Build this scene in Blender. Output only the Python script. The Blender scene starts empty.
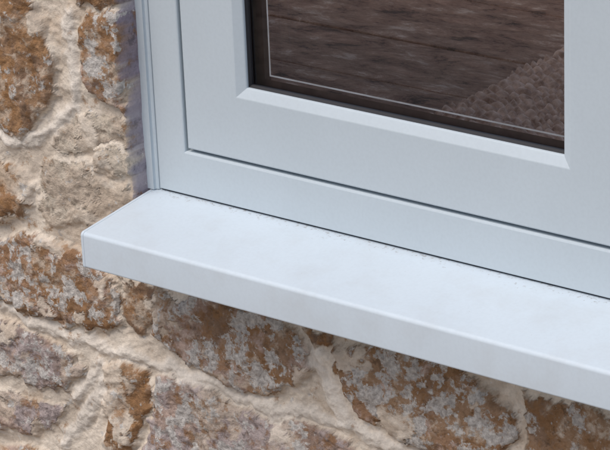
import bpy, math, random
import numpy as np
from mathutils import Vector, Matrix
random.seed(4)
rng=np.random.RandomState(7)

# ---------------------------------------------------------------- camera data
YAW,PITCH,ROLL=0.6617,0.3843,-0.0426
T=(-0.2078,-0.0070,2.4055); F=2593.5
f=np.array([-math.sin(YAW)*math.cos(PITCH),math.cos(YAW)*math.cos(PITCH),-math.sin(PITCH)])
r0=np.cross(f,[0,0,1.]); r0/=np.linalg.norm(r0); u0=np.cross(r0,f)
R_=math.cos(ROLL)*r0+math.sin(ROLL)*u0; U_=-math.sin(ROLL)*r0+math.cos(ROLL)*u0
CAM=-(T[0]*R_+T[1]*U_+T[2]*f)

D=0.1038      # frame face depth behind sill nose
WY=0.086      # mortar plane of wall
SL=math.tan(math.radians(5))

# survey homography: photo survey units <-> metres on the wall plane
M=np.array([[R_[0],R_[2],T[0]+R_[1]*0.08],[U_[0],U_[2],T[1]+U_[1]*0.08],[f[0],f[2],T[2]+f[1]*0.08]])
Mi=np.linalg.inv(M)
def survey_to_wall(px,py):
    v=Mi@np.array([(px-305)/F,(225-py)/F,1.0]); return v[0]/v[2],v[1]/v[2]
def wall_to_survey(x,z):
    v=M@np.array([x,z,1.0]); return 305+F*v[0]/v[2],225-F*v[1]/v[2]

# ---------------------------------------------------------------- helpers
def link(o):
    bpy.context.scene.collection.objects.link(o); return o
def empty(name):
    e=bpy.data.objects.new(name,None); e.empty_display_size=0.05; return link(e)
def mesh(name,verts,faces,mat=None,parent=None,smooth=False):
    me=bpy.data.meshes.new(name); me.from_pydata([tuple(v) for v in verts],[],faces); me.update()
    if mat: me.materials.append(mat)
    if smooth:
        for p in me.polygons: p.use_smooth=True
    o=link(bpy.data.objects.new(name,me))
    if parent: o.parent=parent
    return o
def bevel(o,w,seg=2):
    m=o.modifiers.new('bevel','BEVEL'); m.width=w; m.segments=seg; m.limit_method='ANGLE'; m.angle_limit=math.radians(30)
def box(name,a,b,mat,parent=None,bev=0):
    x0,y0,z0=a;x1,y1,z1=b
    v=[(x0,y0,z0),(x1,y0,z0),(x1,y1,z0),(x0,y1,z0),(x0,y0,z1),(x1,y0,z1),(x1,y1,z1),(x0,y1,z1)]
    fc=[(0,3,2,1),(4,5,6,7),(0,1,5,4),(1,2,6,5),(2,3,7,6),(3,0,4,7)]
    o=mesh(name,v,fc,mat,parent)
    if bev: bevel(o,bev)
    return o
def sweep_frame(name,outer,inner,prof,mat,parent=None,smooth=False):
    V=[];n=len(prof)
    for (i,k) in ((0,2),(1,2),(1,3),(0,3)):
        for t,y in prof:
            V.append((outer[i]*(1-t)+inner[i]*t,y,outer[k]*(1-t)+inner[k]*t))
    Fc=[]
    for c in range(4):
        d=(c+1)%4
        for j in range(n-1):
            Fc.append((c*n+j,d*n+j,d*n+j+1,c*n+j+1))
    return mesh(name,V,Fc,mat,parent,smooth)

# ---------------------------------------------------------------- materials
def newmat(name):
    m=bpy.data.materials.new(name); m.use_nodes=True
    return m,m.node_tree.nodes,m.node_tree.links,m.node_tree.nodes['Principled BSDF']
def noise(N,L,scale,detail=4,rough=0.55,dist=0,vec=None):
    n=N.new('ShaderNodeTexNoise'); n.inputs['Scale'].default_value=scale; n.inputs['Detail'].default_value=detail
    n.inputs['Roughness'].default_value=rough; n.inputs['Distortion'].default_value=dist
    if vec: L.new(vec,n.inputs['Vector'])
    return n
def ramp(N,L,src,stops):
    r=N.new('ShaderNodeValToRGB'); L.new(src,r.inputs[0]); e=r.color_ramp.elements
    while len(e)<len(stops): e.new(0.5)
    for i,(p,c) in enumerate(stops):
        e[i].position=p; e[i].color=(c if isinstance(c,tuple) else (c,c,c))+(1,)
    return r
def mix(N,L,kind,a,b,fac):
    m=N.new('ShaderNodeMix'); m.data_type='RGBA'; m.blend_type=kind
    for i,s in ((0,fac),(6,a),(7,b)):
        if isinstance(s,(int,float)): m.inputs[i].default_value=s
        elif isinstance(s,tuple): m.inputs[i].default_value=s+(1,)
        else: L.new(s,m.inputs[i])
    return m.outputs[2]
def mathn(N,L,op,a,b,c=None):
    m=N.new('ShaderNodeMath'); m.operation=op
    for i,s in enumerate((a,b,c)):
        if s is None: continue
        if isinstance(s,(int,float)): m.inputs[i].default_value=s
        else: L.new(s,m.inputs[i])
    return m.outputs[0]
def bump(N,L,h,strength,dist,prev=None):
    b=N.new('ShaderNodeBump'); b.inputs['Strength'].default_value=strength; b.inputs['Distance'].default_value=dist
    L.new(h,b.inputs['Height'])
    if prev: L.new(prev,b.inputs['Normal'])
    return b.outputs[0]

def upvc(name,col,dirt=False):
    m,N,L,P=newmat(name)
    tc=N.new('ShaderNodeTexCoord').outputs['Object']
    n1=noise(N,L,8,3,vec=tc)
    r1=ramp(N,L,n1.outputs[0],[(0.3,tuple(c*0.955 for c in col)),(0.7,col)])
    out=r1.outputs[0]
    n2=noise(N,L,300,2,vec=tc)
    r2=ramp(N,L,n2.outputs[0],[(0.3,0.97),(0.6,1.0)])
    out=mix(N,L,'MULTIPLY',out,r2.outputs[0],1.0)
    if dirt:
        sx=N.new('ShaderNodeSeparateXYZ'); L.new(tc,sx.inputs[0])
        g=N.new('ShaderNodeMapRange'); g.inputs[1].default_value=0.084; g.inputs[2].default_value=0.1045
        L.new(sx.outputs[1],g.inputs[0])
        n3=noise(N,L,210,5,0.7,vec=tc)
        a=mathn(N,L,'MULTIPLY_ADD',g.outputs[0],0.16,n3.outputs[0])
        r3=ramp(N,L,a,[(0.68,0.0),(0.80,0.6)])
        out=mix(N,L,'MIX',out,(0.25,0.22,0.19),r3.outputs[0])
        n4=noise(N,L,22,4,0.6,vec=tc)
        r4=ramp(N,L,n4.outputs[0],[(0.48,0.0),(0.75,0.20)])
        out=mix(N,L,'MIX',out,(0.45,0.44,0.42),r4.outputs[0])
    L.new(out,P.inputs['Base Color'])
    P.inputs['Roughness'].default_value=0.5
    P.inputs['Specular IOR Level'].default_value=0.25
    return m
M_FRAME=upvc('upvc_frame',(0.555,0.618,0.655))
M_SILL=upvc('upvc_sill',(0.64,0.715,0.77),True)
def plain(name,col,rough=0.6,sc=60):
    m,N,L,P=newmat(name)
    tc=N.new('ShaderNodeTexCoord').outputs['Object']
    n=noise(N,L,sc,3,vec=tc); r=ramp(N,L,n.outputs[0],[(0.3,tuple(c*0.8 for c in col)),(0.7,tuple(min(1,c*1.15) for c in col))])
    L.new(r.outputs[0],P.inputs['Base Color']); P.inputs['Roughness'].default_value=rough
    return m
M_GASKET=plain('rubber_gasket',(0.012,0.012,0.016),0.6)
M_SPACER=plain('spacer_bar',(0.13,0.078,0.06),0.5,90)
M_INNER=plain('brown_inner_foil',(0.16,0.10,0.075),0.6,90)
M_LINE=plain('spacer_highlight_strip',(0.92,0.90,0.88),0.4)
M_PLASTER=plain('room_plaster',(0.42,0.30,0.22),0.9,3)

def glassmat():
    m,N,L,P=newmat('window_glass'); N.remove(P)
    out=N['Material Output']
    tr=N.new('ShaderNodeBsdfTransparent'); tr.inputs[0].default_value=(0.97,0.96,0.95,1)
    gl=N.new('ShaderNodeBsdfGlossy'); gl.inputs['Roughness'].default_value=0.01
    fr=N.new('ShaderNodeFresnel'); fr.inputs[0].default_value=1.45
    mx=N.new('ShaderNodeMixShader'); L.new(fr.outputs[0],mx.inputs[0]); L.new(tr.outputs[0],mx.inputs[1]); L.new(gl.outputs[0],mx.inputs[2])
    L.new(mx.outputs[0],out.inputs[0]); return m
M_GLASS=glassmat()

def stonemat():
    m,N,L,P=newmat('rubble_stone')
    tc=N.new('ShaderNodeTexCoord').outputs['Object']
    at=N.new('ShaderNodeAttribute'); at.attribute_name='tone'
    li=N.new('ShaderNodeAttribute'); li.attribute_name='surf'   # r=stone mask g=lichen b=rust
    sp=N.new('ShaderNodeSeparateColor'); L.new(li.outputs['Color'],sp.inputs[0])
    c=at.outputs['Color']
    nD=noise(N,L,55,7,0.71,0.0,tc)
    rA=ramp(N,L,nD.outputs[0],[(0.32,1.30),(0.5,1.03),(0.68,0.70)])
    c=mix(N,L,'MULTIPLY',c,rA.outputs[0],mathn(N,L,'MULTIPLY_ADD',sp.outputs[0],0.65,0.25))
    aB=mathn(N,L,'MULTIPLY_ADD',sp.outputs[2],0.25,nD.outputs[0])
    rB=ramp(N,L,aB,[(0.61,0.0),(0.69,0.70)])
    c=mix(N,L,'MIX',c,(0.33,0.175,0.078),rB.outputs[0])
    nC=noise(N,L,95,6,0.70,0.0,tc); rC=ramp(N,L,nC.outputs[0],[(0.35,0.40),(0.45,1.0)])
    c=mix(N,L,'MULTIPLY',c,rC.outputs[0],mathn(N,L,'MULTIPLY_ADD',sp.outputs[0],0.62,0.08))
    vm=N.new('ShaderNodeVectorMath'); vm.operation='ADD'; vm.inputs[1].default_value=(3.1,7.7,1.3); L.new(tc,vm.inputs[0])
    nL=noise(N,L,50,7,0.685,0.0,vm.outputs[0])
    aD=mathn(N,L,'MULTIPLY_ADD',sp.outputs[1],0.25,nL.outputs[0])
    rD=ramp(N,L,aD,[(0.652,0.0),(0.685,0.85)])
    nE=noise(N,L,260,2,0.6,0,tc); rE=ramp(N,L,nE.outputs[0],[(0.3,(0.40,0.375,0.35)),(0.65,(0.66,0.63,0.585))])
    c=mix(N,L,'MIX',c,rE.outputs[0],rD.outputs[0])
    rF=ramp(N,L,nE.outputs[0],[(0.3,0.84),(0.65,1.07)])
    c=mix(N,L,'MULTIPLY',c,rF.outputs[0],0.75)
    L.new(c,P.inputs['Base Color']); P.inputs['Roughness'].default_value=0.92; P.inputs['Specular IOR Level'].default_value=0.15
    hh=mathn(N,L,'MULTIPLY',nC.outputs[0],mathn(N,L,'MULTIPLY_ADD',sp.outputs[0],0.70,0.18))
    hh=mathn(N,L,'MULTIPLY_ADD',nE.outputs[0],0.22,hh)
    L.new(bump(N,L,hh,0.8,0.0065),P.inputs['Normal'])
    return m
M_STONE=stonemat()

# ---------------------------------------------------------------- numpy noise
def vnoise(x,y,seed):
    rs=np.random.RandomState(seed); G=rs.rand(256,256)
    xi=np.floor(x).astype(int); yi=np.floor(y).astype(int); fx=x-xi; fy=y-yi
    fx=fx*fx*fx*(fx*(fx*6-15)+10); fy=fy*fy*fy*(fy*(fy*6-15)+10)
    a=G[xi%256,yi%256];b=G[(xi+1)%256,yi%256];c=G[xi%256,(yi+1)%256];d=G[(xi+1)%256,(yi+1)%256]
    return (a*(1-fx)+b*fx)*(1-fy)+(c*(1-fx)+d*fx)*fy
def fbm(x,y,sc,seed,oct=4,g=0.5):
    s=0;a=1;t=0
    for o in range(oct):
        s=s+a*vnoise(x*sc+17.3*o,y*sc+9.1*o,seed+o); t+=a; a*=g; sc*=2.03
    return s/t
def sst(t): t=np.clip(t,0,1); return t*t*(3-2*t)

# ---------------------------------------------------------------- stone wall
OR=(0.37,0.215,0.112); DB=(0.19,0.12,0.08); PK=(0.46,0.34,0.28); GM=(0.42,0.345,0.325); CR=(0.58,0.495,0.395); BR=(0.32,0.205,0.13); PL=(0.54,0.44,0.345)
stones=[
 ([(-30,-30),(30,-30),(40,12),(46,40),(53,66),(52,100),(40,122),(22,131),(-30,118)],OR,BR,.30,.5,.011),
 ([(66,-30),(128,-30),(126,6),(108,14),(80,10)],BR,PK,.35,.5,.009),
 ([(84,20),(112,14),(128,22),(129,98),(118,112),(98,100),(84,76),(80,44)],BR,PK,.52,.6,.010),
 ([(-30,160),(16,166),(36,186),(34,208),(18,220),(-30,226)],BR,OR,.15,.6,.009),
 ([(96,152),(116,149),(131,158),(132,176),(114,181),(98,172)],CR,PL,.35,.0,.007),
 ([(56,128),(82,114),(118,118),(134,122),(134,144),(98,147),(72,154),(54,148)],PL,CR,.15,.05,.004),
 ([(42,170),(88,158),(96,184),(126,186),(128,206),(92,224),(54,228),(40,210)],PL,CR,.15,.05,.004),
 ([(-30,238),(20,238),(58,244),(86,258),(114,274),(122,300),(118,324),(92,330),(56,316),(-30,298)],BR,PK,.62,.75,.011),
 ([(120,270),(160,282),(180,296),(156,316),(138,332),(126,322)],DB,BR,.2,.4,.007),
 ([(156,300),(196,290),(260,308),(300,332),(310,362),(302,386),(262,392),(214,378),(170,354),(150,330)],PK,BR,.62,.5,.011),
 ([(-30,322),(10,324),(48,336),(72,350),(80,376),(66,392),(40,384),(-30,372)],GM,PK,.60,.25,.009),
 ([(-30,385),(30,396),(62,404),(56,424),(34,436),(-30,430)],PK,GM,.42,.3,.007),
 ([(99,368),(124,360),(147,372),(153,396),(138,432),(130,490),(98,490),(104,420)],OR,BR,.40,.7,.011),
 ([(158,376),(190,382),(226,404),(284,418),(340,440),(372,462),(380,500),(130,500),(146,440)],GM,PK,.50,.35,.011),
 ([(334,350),(372,346),(430,362),(482,382),(510,410),(517,440),(500,466),(452,456),(404,438),(366,416),(342,390)],BR,PK,.64,.75,.011),
 ([(298,322),(338,332),(332,346),(310,344)],DB,BR,.2,.5,.005),
 ([(518,390),(570,400),(660,426),(660,500),(560,490),(526,452)],BR,PL,.45,.7,.009),
 ([(402,456),(470,472),(500,500),(400,500)],PK,BR,.4,.4,.007),
 ([(-30,446),(40,452),(84,470),(80,510),(-30,510)],PK,OR,.4,.4,.009),
]
polys=[(np.array([survey_to_wall(*p) for p in s[0]]),)+s[1:] for s in stones]
OX0,OX1,OZ1=-0.004,1.122,1.02
pal=[OR,BR,PK,GM,PL,DB,BR]
z=-1.0
while z<1.45:
    hh=random.uniform(0.09,0.15); x=-2.1+random.uniform(0,.1)
    while x<3.2:
        w=random.uniform(0.12,0.30); cx,cz=x+w/2,z+hh/2
        near=False
        for ex in (0,-w*.4,w*.4):
            for ez in (0,-hh*.4,hh*.4):
                qx,qy=wall_to_survey(cx+ex,cz+ez)
                if -28<qx<650 and -28<qy<495: near=True
        inop=(x+w>OX0+0.03 and x<OX1-0.03 and z+hh>-0.04 and z<OZ1-0.02)
        if not near and not inop:
            g=0.009; pts=[]
            for k in range(12):
                a=2*math.pi*k/12; ca,sa=math.cos(a),math.sin(a)
                e=0.45
                pts.append((cx+(w/2-g)*math.copysign(abs(ca)**e,ca)*random.uniform(.86,1.0),cz+(hh/2-g)*math.copysign(abs(sa)**e,sa)*random.uniform(.84,1.0)))
            polys.append((np.array(pts),random.choice(pal),random.choice(pal),random.uniform(.1,.7),random.uniform(.1,.8),random.uniform(.008,.013)))
        x+=w
    z+=hh
xs=np.concatenate([np.arange(-2.0,-0.20,.016),np.arange(-0.20,0.64,.0016),np.arange(.64,3.1,.016)])
zs=np.concatenate([np.arange(-0.95,-0.32,.016),np.arange(-0.32,0.26,.0016),np.arange(.26,1.36,.016)])
X,Z=np.meshgrid(xs,zs)
wx=X+(fbm(X,Z,26,11,5,.6)-.5)*.026+(fbm(X,Z,150,12,3)-.5)*.008
wz=Z+(fbm(X,Z,26,21,5,.6)-.5)*.026+(fbm(X,Z,150,22,3)-.5)*.008
mask=np.zeros_like(X); H=np.zeros_like(X)
mort=np.array([0.73,0.635,0.525]); mort2=np.array([0.58,0.49,0.395])
sw=fbm(X,Z,7,33,3)*2.2
nm=fbm(X*.55+sw*.10,Z*1.8-X*.5+sw*.10,26,31,5,.55)
nm=sst((nm-.33)/.34)[...,None]
col=mort2*(1-nm)+mort*nm
stain=sst((fbm(X,Z,18,77,6,.65)-.57)/.07)[...,None]
col=col*(1-stain*.35)+np.array([0.44,0.31,0.20])*stain*.35
lich=np.full_like(X,.10); rust=np.full_like(X,.06)
nblend=sst((fbm(X,Z,20,41,6,.66)-.45)/.08)
ncream=sst((fbm(X,Z,30,141,6,.66)-.56)/.04)
ndark=sst((fbm(X,Z,24,151,6,.66)-.57)/.05)
cover=sst((fbm(X,Z,20,161,6,.63)-.58)/.03)
nh=fbm(X,Z,22,51,5,.58)
for P,ca,cb,lc,ru,pr in polys:
    mn=P.min(0)-.04; mx_=P.max(0)+.04
    i0,i1=np.searchsorted(xs,[mn[0],mx_[0]]); j0,j1=np.searchsorted(zs,[mn[1],mx_[1]])
    if i1<=i0 or j1<=j0: continue
    sl=(slice(j0,j1),slice(i0,i1)); x=wx[sl]; y=wz[sl]
    d=np.full(x.shape,9.); ins=np.zeros(x.shape,bool)
    n=len(P)
    for k in range(n):
        a=P[k]; b=P[(k+1)%n]; e=b-a
        t=np.clip(((x-a[0])*e[0]+(y-a[1])*e[1])/(e@e),0,1)
        d=np.minimum(d,np.hypot(x-a[0]-t*e[0],y-a[1]-t*e[1]))
        c_=((a[1]>y)!=(b[1]>y))&(x<(b[0]-a[0])*(y-a[1])/(b[1]-a[1]+1e-12)+a[0]); ins^=c_
    sd=np.where(ins,d,-d)
    m_=sst((sd+.001)/.0025)
    prof=np.sqrt(np.clip((sd+.002)/.008,0,1))
    hgt=prof*pr*(.55+.7*nh[sl])
    H[sl]=np.maximum(H[sl],hgt)
    cc=np.array(ca)*(1-nblend[sl][...,None])+np.array(cb)*nblend[sl][...,None]
    dk=ndark[sl][...,None]*.5; cc=cc*(1-dk)+np.array(DB)*dk
    ck=ncream[sl][...,None]*.7; cc=cc*(1-ck)+np.array(PL)*ck
    m_=m_*(1-cover[sl]*.85*(1-sst((sd-.016)/.015)*.7))
    m3=m_[...,None]; col[sl]=col[sl]*(1-m3)+cc*m3
    mask[sl]=np.maximum(mask[sl],m_)
    lich[sl]=lich[sl]*(1-m_)+lc*m_; rust[sl]=rust[sl]*(1-m_)+ru*m_
straps=[([(-30,300),(40,322),(100,346),(160,366),(225,394),(300,414),(345,426),(400,450),(450,468)],7),([(74,400),(86,386),(96,362)],6),([(312,352),(330,392),(346,420)],9),
        ([(0,134),(40,140),(72,108),(74,60),(66,10)],7),([(60,440),(96,402),(98,380)],6)]
for pts,wd in straps:
    P=[np.array(survey_to_wall(*p)) for p in pts]; wm=wd*.0010
    d=np.full(X.shape,9.)
    for a,b in zip(P[:-1],P[1:]):
        e=b-a; t=np.clip(((wx-a[0])*e[0]+(wz-a[1])*e[1])/(e@e),0,1)
        d=np.minimum(d,np.hypot(wx-a[0]-t*e[0],wz-a[1]-t*e[1]))
    g=np.exp(-(d/wm)**2)
    H=np.maximum(H,g*.004); k=(sst(g*1.6)*.75)[...,None]
    col=col*(1-k)+np.array([0.75,0.68,0.595])*k*(.87+.18*nm); mask*=(1-k[...,0]); lich=lich*(1-k[...,0]); rust=rust*(1-k[...,0])
ridge=1-np.abs(fbm(X,Z,10,61,3)-.5)*2
Hm=(nm[...,0]-.5)*.002+(fbm(X,Z,28,71,4,.5)-.5)*.005+(ridge**6)*.0025+.002
H=H+Hm*(1-mask*.4)+(fbm(X,Z,55,81,5,.62)-.5)*.008*mask+(fbm(X,Z,170,91,3,.6)-.5)*.0012
Y=WY-H
edge=(fbm(X,Z,35,95,3)-.5)*.004
ix=sst((X+edge-(OX0-.003))/.005)*sst(((OX1+.003)-X)/.005)*sst((Z-0.0)/.004)*sst(((OZ1+.003)-Z)/.005)
Y=Y*(1-ix)+(D+.006)*ix
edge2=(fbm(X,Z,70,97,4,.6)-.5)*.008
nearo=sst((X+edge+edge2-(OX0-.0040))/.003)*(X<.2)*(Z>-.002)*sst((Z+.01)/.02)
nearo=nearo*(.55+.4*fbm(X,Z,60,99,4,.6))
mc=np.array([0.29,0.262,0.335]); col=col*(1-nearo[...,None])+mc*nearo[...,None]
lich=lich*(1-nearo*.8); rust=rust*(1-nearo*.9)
nz,nx=X.shape
idx=np.arange(nz*nx).reshape(nz,nx)
qx=(X[:-1,:-1]+X[1:,1:])/2; qz=(Z[:-1,:-1]+Z[1:,1:])/2
keep=~((qx>OX0+.004)&(qx<OX1-.004)&(qz>0.004)&(qz<OZ1-.004))
quads=np.stack([idx[:-1,:-1],idx[:-1,1:],idx[1:,1:],idx[1:,:-1]],-1)[keep]
me=bpy.data.meshes.new('stone_wall')
co=np.stack([X,Y,Z],-1).reshape(-1,3).astype(np.float32)
me.vertices.add(len(co)); me.vertices.foreach_set('co',co.ravel())
me.loops.add(quads.size); me.loops.foreach_set('vertex_index',quads.ravel().astype(np.int32))
me.polygons.add(len(quads)); me.polygons.foreach_set('loop_start',(np.arange(len(quads))*4).astype(np.int32))
me.polygons.foreach_set('use_smooth',np.ones(len(quads),bool))
me.update(calc_edges=True)
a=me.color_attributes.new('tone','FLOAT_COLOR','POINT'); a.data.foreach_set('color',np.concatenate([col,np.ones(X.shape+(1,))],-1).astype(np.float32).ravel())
a=me.color_attributes.new('surf','FLOAT_COLOR','POINT'); a.data.foreach_set('color',np.stack([mask,lich,rust,np.ones_like(mask)],-1).astype(np.float32).ravel())
me.materials.append(M_STONE)
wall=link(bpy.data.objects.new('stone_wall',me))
for nm_,a_,b_ in (('outer_leaf_left',(-2.0,.13,-.95),(0.0,.166,1.34)),('inner_leaf_left',(-2.0,.1665,-.95),(-.36,.34,1.34)),('inner_leaf_right',(1.118,.13,-.95),(3.08,.34,1.34)),
               ('inner_leaf_below',(-.36,.17,-.95),(1.118,.34,-.12)),('outer_leaf_below',(0.0,.125,-.95),(1.118,.168,-.03)),('inner_leaf_above',(0.0,.13,1.02),(1.118,.34,1.34)),
               ('coping',(-2.02,.055,1.342),(3.10,.345,1.39))):
    box(nm_,a_,b_,M_PLASTER,wall)  # wall top is out of view, kept low so sun reaches the room

# ---------------------------------------------------------------- sill
sill=empty('window_sill')
h=.035; W1=1.118
def sill_prof(g=0.0):
    p=[]; r=.0036
    for k in range(9):
        t=math.radians(90*k/8); p.append((r-r*math.sin(t) ,-r+r*math.cos(t)))
    p=[(y-g,zv+g+(y*SL)) for y,zv in p]
    for k in range(5):
        t=math.radians(90*k/4); p.append((.002-.002*math.cos(t)-g,-h+.002-.002*math.sin(t)-g))
    p.append((.115,-h-g)); p.append((.115,.115*SL+g))
    return p
def extrude(name,prof,x0,x1,mat,parent,smooth=True):
    n=len(prof); V=[(x0,y,z) for y,z in prof]+[(x1,y,z) for y,z in prof]
    Fc=[(i,(i+1)%n,n+(i+1)%n,n+i) for i in range(n)]+[tuple(range(n))[::-1],tuple(range(n,2*n))]
    o=mesh(name,V,Fc,mat,parent)
    import bmesh
    bm=bmesh.new(); bm.from_mesh(o.data); bmesh.ops.recalc_face_normals(bm,faces=bm.faces); bm.to_mesh(o.data); bm.free()
    if smooth:
        for p in o.data.polygons: p.use_smooth=True
        o.data.set_sharp_from_angle(angle=math.radians(11))
    return o
extrude('sill_board',sill_prof(0),0.0025,W1-.0025,M_SILL,sill)
for nm_,a_,b_ in (('end_cap_left',-.0005,.0025),('end_cap_right',W1-.0025,W1+.0005)):
    o=extrude(nm_,sill_prof(.0003),a_,b_,M_SILL,sill); bevel(o,.0003,2)

# ---------------------------------------------------------------- window
win=empty('casement_window')
FX0,FX1,FZ0,FZ1=.0095,1.1085,.0112,1.0
def frame_prof(): return [(0,D+.05),(0,D+.0015),(.012,D+.0003),(.03,D),(.955,D),(.985,D+.0006),(1,D+.002),(1,D+.03)]
xm0,xm1=.529,.587
sweep_frame('outer_frame',(FX0,FX1,FZ0,FZ1),(.0440,1.0740,.0553,.9555),frame_prof(),M_FRAME,win)
V=[];prof=[(xm0,D+.03),(xm0,D+.002),(xm0+.0006,D+.0006),(xm0+.0015,D),(xm1-.0015,D),(xm1-.0006,D+.0006),(xm1,D+.002),(xm1,D+.03)]
n=len(prof)
for zz in (.0565,.9545): V+=[(a_,b_+.0003,zz) for a_,b_ in prof]
mesh('mullion',V,[(i,i+1,n+i+1,n+i) for i in range(n-1)],M_FRAME,win)
for nm_,xa,xb in (('trim_left',-.0085,.0088),('trim_right',FX1+.0007,FX1+.018)):
    pr=[(xa,D+.02)]+[(xa+.004-.004*math.cos(math.radians(t)),D-.003+.004-.004*math.sin(math.radians(t))) for t in (0,30,60,90)]
    pr+=[(xb-.0045,D-.003),(xb-.0040,D-.0010),(xb-.0034,D-.0002),(xb-.0022,D+.0000),(xb-.0008,D+.0008),(xb,D+.003),(xb,D+.02)]
    n=len(pr); V=[(a_,b_,.0100) for a_,b_ in pr]+[(a_,b_,1.018) for a_,b_ in pr]
    mesh(nm_,V,[(i,i+1,n+i+1,n+i) for i in range(n-1)]+[tuple(range(n))],M_FRAME,win)
box('head_trim',(.0088,D-.002,1.0005),(FX1,D+.04,1.018),M_FRAME,win,.002)
box('rebate_backing',(.0100,D+.024,.0103),(FX1-.001,D+.027,.060),M_GASKET,win)
box('sill_joint_seal',(.0095,D+.0030,.0088),(FX1,D+.02,.0130),M_GASKET,win)
def sash(tag,x0,x1,z0,z1):
    bt=.0622
    tot=bt+.0092
    o1=(x0,x1,z0,z1); i1=(x0+tot,x1-tot+.002,z0+tot,z1-tot)
    P=[(0,D+.03),(0,D+.0022),(.0006/tot,D+.0007),(.0018/tot,D),((bt-.0006)/tot,D),((bt+.0003)/tot,D+.0002),((tot-.001)/tot,D+.0046),((tot-.0003)/tot,D+.0053),(1,D+.0062),(1,D+.0085)]
    sweep_frame('sash_'+tag,o1,i1,P,M_FRAME,win)
    e=.004
    sweep_frame('sash_rebate_'+tag,(x0-e,x1+e,z0-e,z1+e),(x0+.001,x1-.001,z0+.001,z1-.001),[(0,D+.022),(1,D+.022)],M_GASKET,win)
    g=.0022
    gi=(i1[0]+g,i1[1]-g,i1[2]+g,i1[3]-g)
    go=(i1[0]-.001,i1[1]+.001,i1[2]-.001,i1[3]+.001)
    sweep_frame('gasket_'+tag,go,gi,[(0,D+.0078),(.4,D+.0076),(1,D+.010),(1,D+.0125)],M_GASKET,win)
    for nm_,yy in (('outer_pane_',D+.0125),('inner_pane_',D+.0325)):
        mesh(nm_+tag,[(i1[0]-.004,yy,i1[2]-.004),(i1[1]+.004,yy,i1[2]-.004),(i1[1]+.004,yy,i1[3]+.004),(i1[0]-.004,yy,i1[3]+.004)],[(0,1,2,3)],M_GLASS,win)
    so=(i1[0]-.005,i1[1]+.005,i1[2]-.005,i1[3]+.005)
    si=(i1[0]+.0020,i1[1]-.0080,i1[2]+.0020,i1[3]-.0040)
    sweep_frame('spacer_'+tag,so,si,[(0,D+.0295),(1,D+.0295)],M_SPACER,win)
    # thin white line between the panes
    wo=(i1[0]+.0176,i1[1]+.0010,i1[2]+.0108,i1[3]-.0108); wi=(wo[0]+.0016,wo[1]-.0016,wo[2]+.0016,wo[3]-.0016)
    sweep_frame('pane_line_'+tag,wo,wi,[(0,D+.0170),(1,D+.0170)],M_LINE,win)
    j1=(i1[0]-.004,i1[1]+.004,i1[2]-.006,i1[3]+.006)
    sweep_frame('sash_inner_'+tag,o1,j1,[(0,D+.034),(0,D+.046),(1,D+.046),(1,D+.036)],M_INNER,win)
sash('left',.047,.5265,.0585,.9525)
sash('right',.5895,1.071,.0585,.9525)

# ---------------------------------------------------------------- room behind the window, roof left open to let sky light in
room=empty('open_roof_room')
box('floor',(-2.0,.34,-.944),(3.08,4.5,-.93),M_PLASTER,room)
box('back_wall',(-2.0,4.5,-.95),(3.08,4.6,.0),M_PLASTER,room)
box('side_wall_left',(-2.1,.36,-.95),(-2.0,4.6,.0),M_PLASTER,room)
box('side_wall_right',(3.08,.36,-.95),(3.18,4.6,.0),M_PLASTER,room)
for i in range(7):  # unseen rafters and posts, added to frame the open roof
    xa=-2.0+i*.84
    box('rafter_%d'%(i+1),(xa,.347,1.34),(xa+.05,4.6,1.39),M_FRAME,room,.003)
    box('post_%d'%(i+1),(xa,4.52,.001),(xa+.05,4.58,1.339),M_FRAME,room,.003)

def woodmat():
    m,N,L,P=newmat('weathered_wood')
    tc=N.new('ShaderNodeTexCoord').outputs['Object']
    mp=N.new('ShaderNodeMapping'); mp.inputs['Scale'].default_value=(1.0,2.2,1); mp.inputs['Rotation'].default_value=(0,0,math.radians(-14)); L.new(tc,mp.inputs['Vector'])
    n=noise(N,L,15,8,0.79,0.3,mp.outputs[0])
    r=ramp(N,L,n.outputs[0],[(0.37,(0.08,0.034,0.02)),(0.46,(0.34,0.175,0.108)),(0.56,(0.50,0.29,0.19)),(0.66,(0.85,0.63,0.48))])
    L.new(r.outputs[0],P.inputs['Base Color']); P.inputs['Roughness'].default_value=0.75
    P.inputs['Specular IOR Level'].default_value=0.25
    L.new(bump(N,L,n.outputs[0],1.0,0.014),P.inputs['Normal'])
    return m
M_WOOD=woodmat()
table=empty('wooden_table')
TZ=-.06; yy=.37; k=0
while yy<1.7:
    w=random.uniform(.12,.17)
    box('plank_%d'%k,(-1.3,yy,TZ-.03),(1.5,yy+w-.0015,TZ+random.uniform(-.0008,.0008)),M_WOOD,table,.002); yy+=w; k+=1
for i,(lx,ly) in enumerate(((-1.2,.45),(1.35,.45),(-1.2,1.6),(1.35,1.6))):
    box('leg_%d'%(i+1),(lx,ly,-.93),(lx+.07,ly+.07,TZ-.031),M_WOOD,table,.003)
def matmat():
    m,N,L,P=newmat('woven_fibre')
    tc=N.new('ShaderNodeTexCoord').outputs['Object']
    n=noise(N,L,90,4,0.6,0,tc); r=ramp(N,L,n.outputs[0],[(0.3,(0.27,0.145,0.088)),(0.7,(0.82,0.58,0.43))])
    L.new(r.outputs[0],P.inputs['Base Color']); P.inputs['Roughness'].default_value=0.8
    return m
M_MAT=matmat()
mx0,mx1,my0,my1=.012,.95,.40,1.25
step=.0025; gx=np.arange(mx0,mx1,step); gy=np.arange(my0,my1,step)
GX,GY=np.meshgrid(gx,gy); s_=.015
jx=GX+(fbm(GX,GY,12,201,3)-.5)*.03+(fbm(GX,GY,60,202,3)-.5)*.010; jy=GY+(fbm(GX,GY,12,211,3)-.5)*.03+(fbm(GX,GY,60,212,3)-.5)*.010
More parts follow.
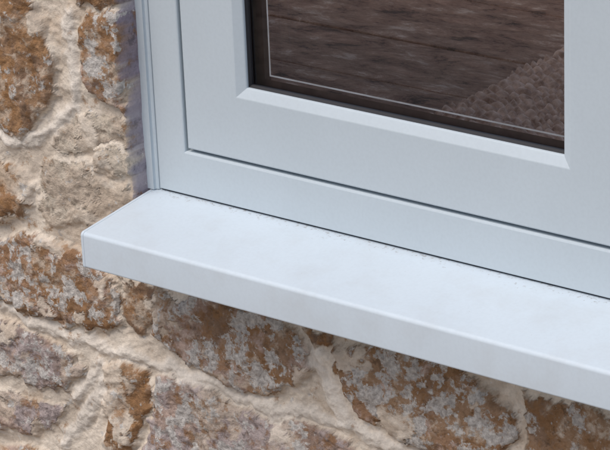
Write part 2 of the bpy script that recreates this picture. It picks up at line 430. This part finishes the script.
ch=np.sin(math.pi*jx/s_)*np.sin(math.pi*jy/s_)
hz=TZ+.003+.010*np.abs(ch)**.6
hz=np.where((GX<mx0+.004),TZ+.0005,hz)
ny,nx=GX.shape; idx=np.arange(ny*nx).reshape(ny,nx)
mesh('woven_mat',np.stack([GX+(fbm(GX,GY,25,221,2)-.5)*.006,GY,hz],-1).reshape(-1,3).tolist(),np.stack([idx[:-1,:-1],idx[:-1,1:],idx[1:,1:],idx[1:,:-1]],-1).reshape(-1,4).tolist(),M_MAT,None,True)

# ---------------------------------------------------------------- ground
m,N,L,P=newmat('gravel_ground')
tc=N.new('ShaderNodeTexCoord').outputs['Object']
v=N.new('ShaderNodeTexVoronoi'); v.inputs['Scale'].default_value=30; L.new(tc,v.inputs['Vector'])
r=ramp(N,L,v.outputs['Color'],[(0.1,(0.13,0.10,0.075)),(0.9,(0.34,0.28,0.22))])
L.new(r.outputs[0],P.inputs['Base Color']); P.inputs['Roughness'].default_value=.9
mesh('ground',[(-300,-300,-.95),(300,-300,-.95),(300,300,-.95),(-300,300,-.95)],[(0,1,2,3)],m)

# ---------------------------------------------------------------- light
sd_=Vector((-0.22,-0.66,1.12)).normalized()
el=math.asin(sd_.z); az=math.atan2(sd_.x,sd_.y)
w=bpy.data.worlds.new('World'); bpy.context.scene.world=w; w.use_nodes=True
N=w.node_tree.nodes; L=w.node_tree.links
sk=N.new('ShaderNodeTexSky'); sk.sky_type='NISHITA'; sk.sun_disc=False; sk.sun_elevation=el; sk.sun_rotation=az; sk.dust_density=3.0
bg=N['Background']; bg.inputs[1].default_value=0.135; L.new(sk.outputs[0],bg.inputs[0])
sl_=bpy.data.lights.new('sun','SUN'); sl_.energy=1.5; sl_.angle=math.radians(35); sl_.color=(1,.965,.92)
so=link(bpy.data.objects.new('sun',sl_)); so.rotation_euler=(-sd_).to_track_quat('-Z','Y').to_euler()

# ---------------------------------------------------------------- camera
cd=bpy.data.cameras.new('camera'); cd.sensor_width=36; cd.lens=F/610*36; cd.clip_end=2000; cd.clip_start=.05
c=link(bpy.data.objects.new('camera',cd))
mw=Matrix(((R_[0],U_[0],-f[0],CAM[0]),(R_[1],U_[1],-f[1],CAM[1]),(R_[2],U_[2],-f[2],CAM[2]),(0,0,0,1)))
c.matrix_world=mw
bpy.context.scene.camera=c
vs=bpy.context.scene.view_settings; vs.view_transform='Standard'; vs.look='None'; vs.exposure=0
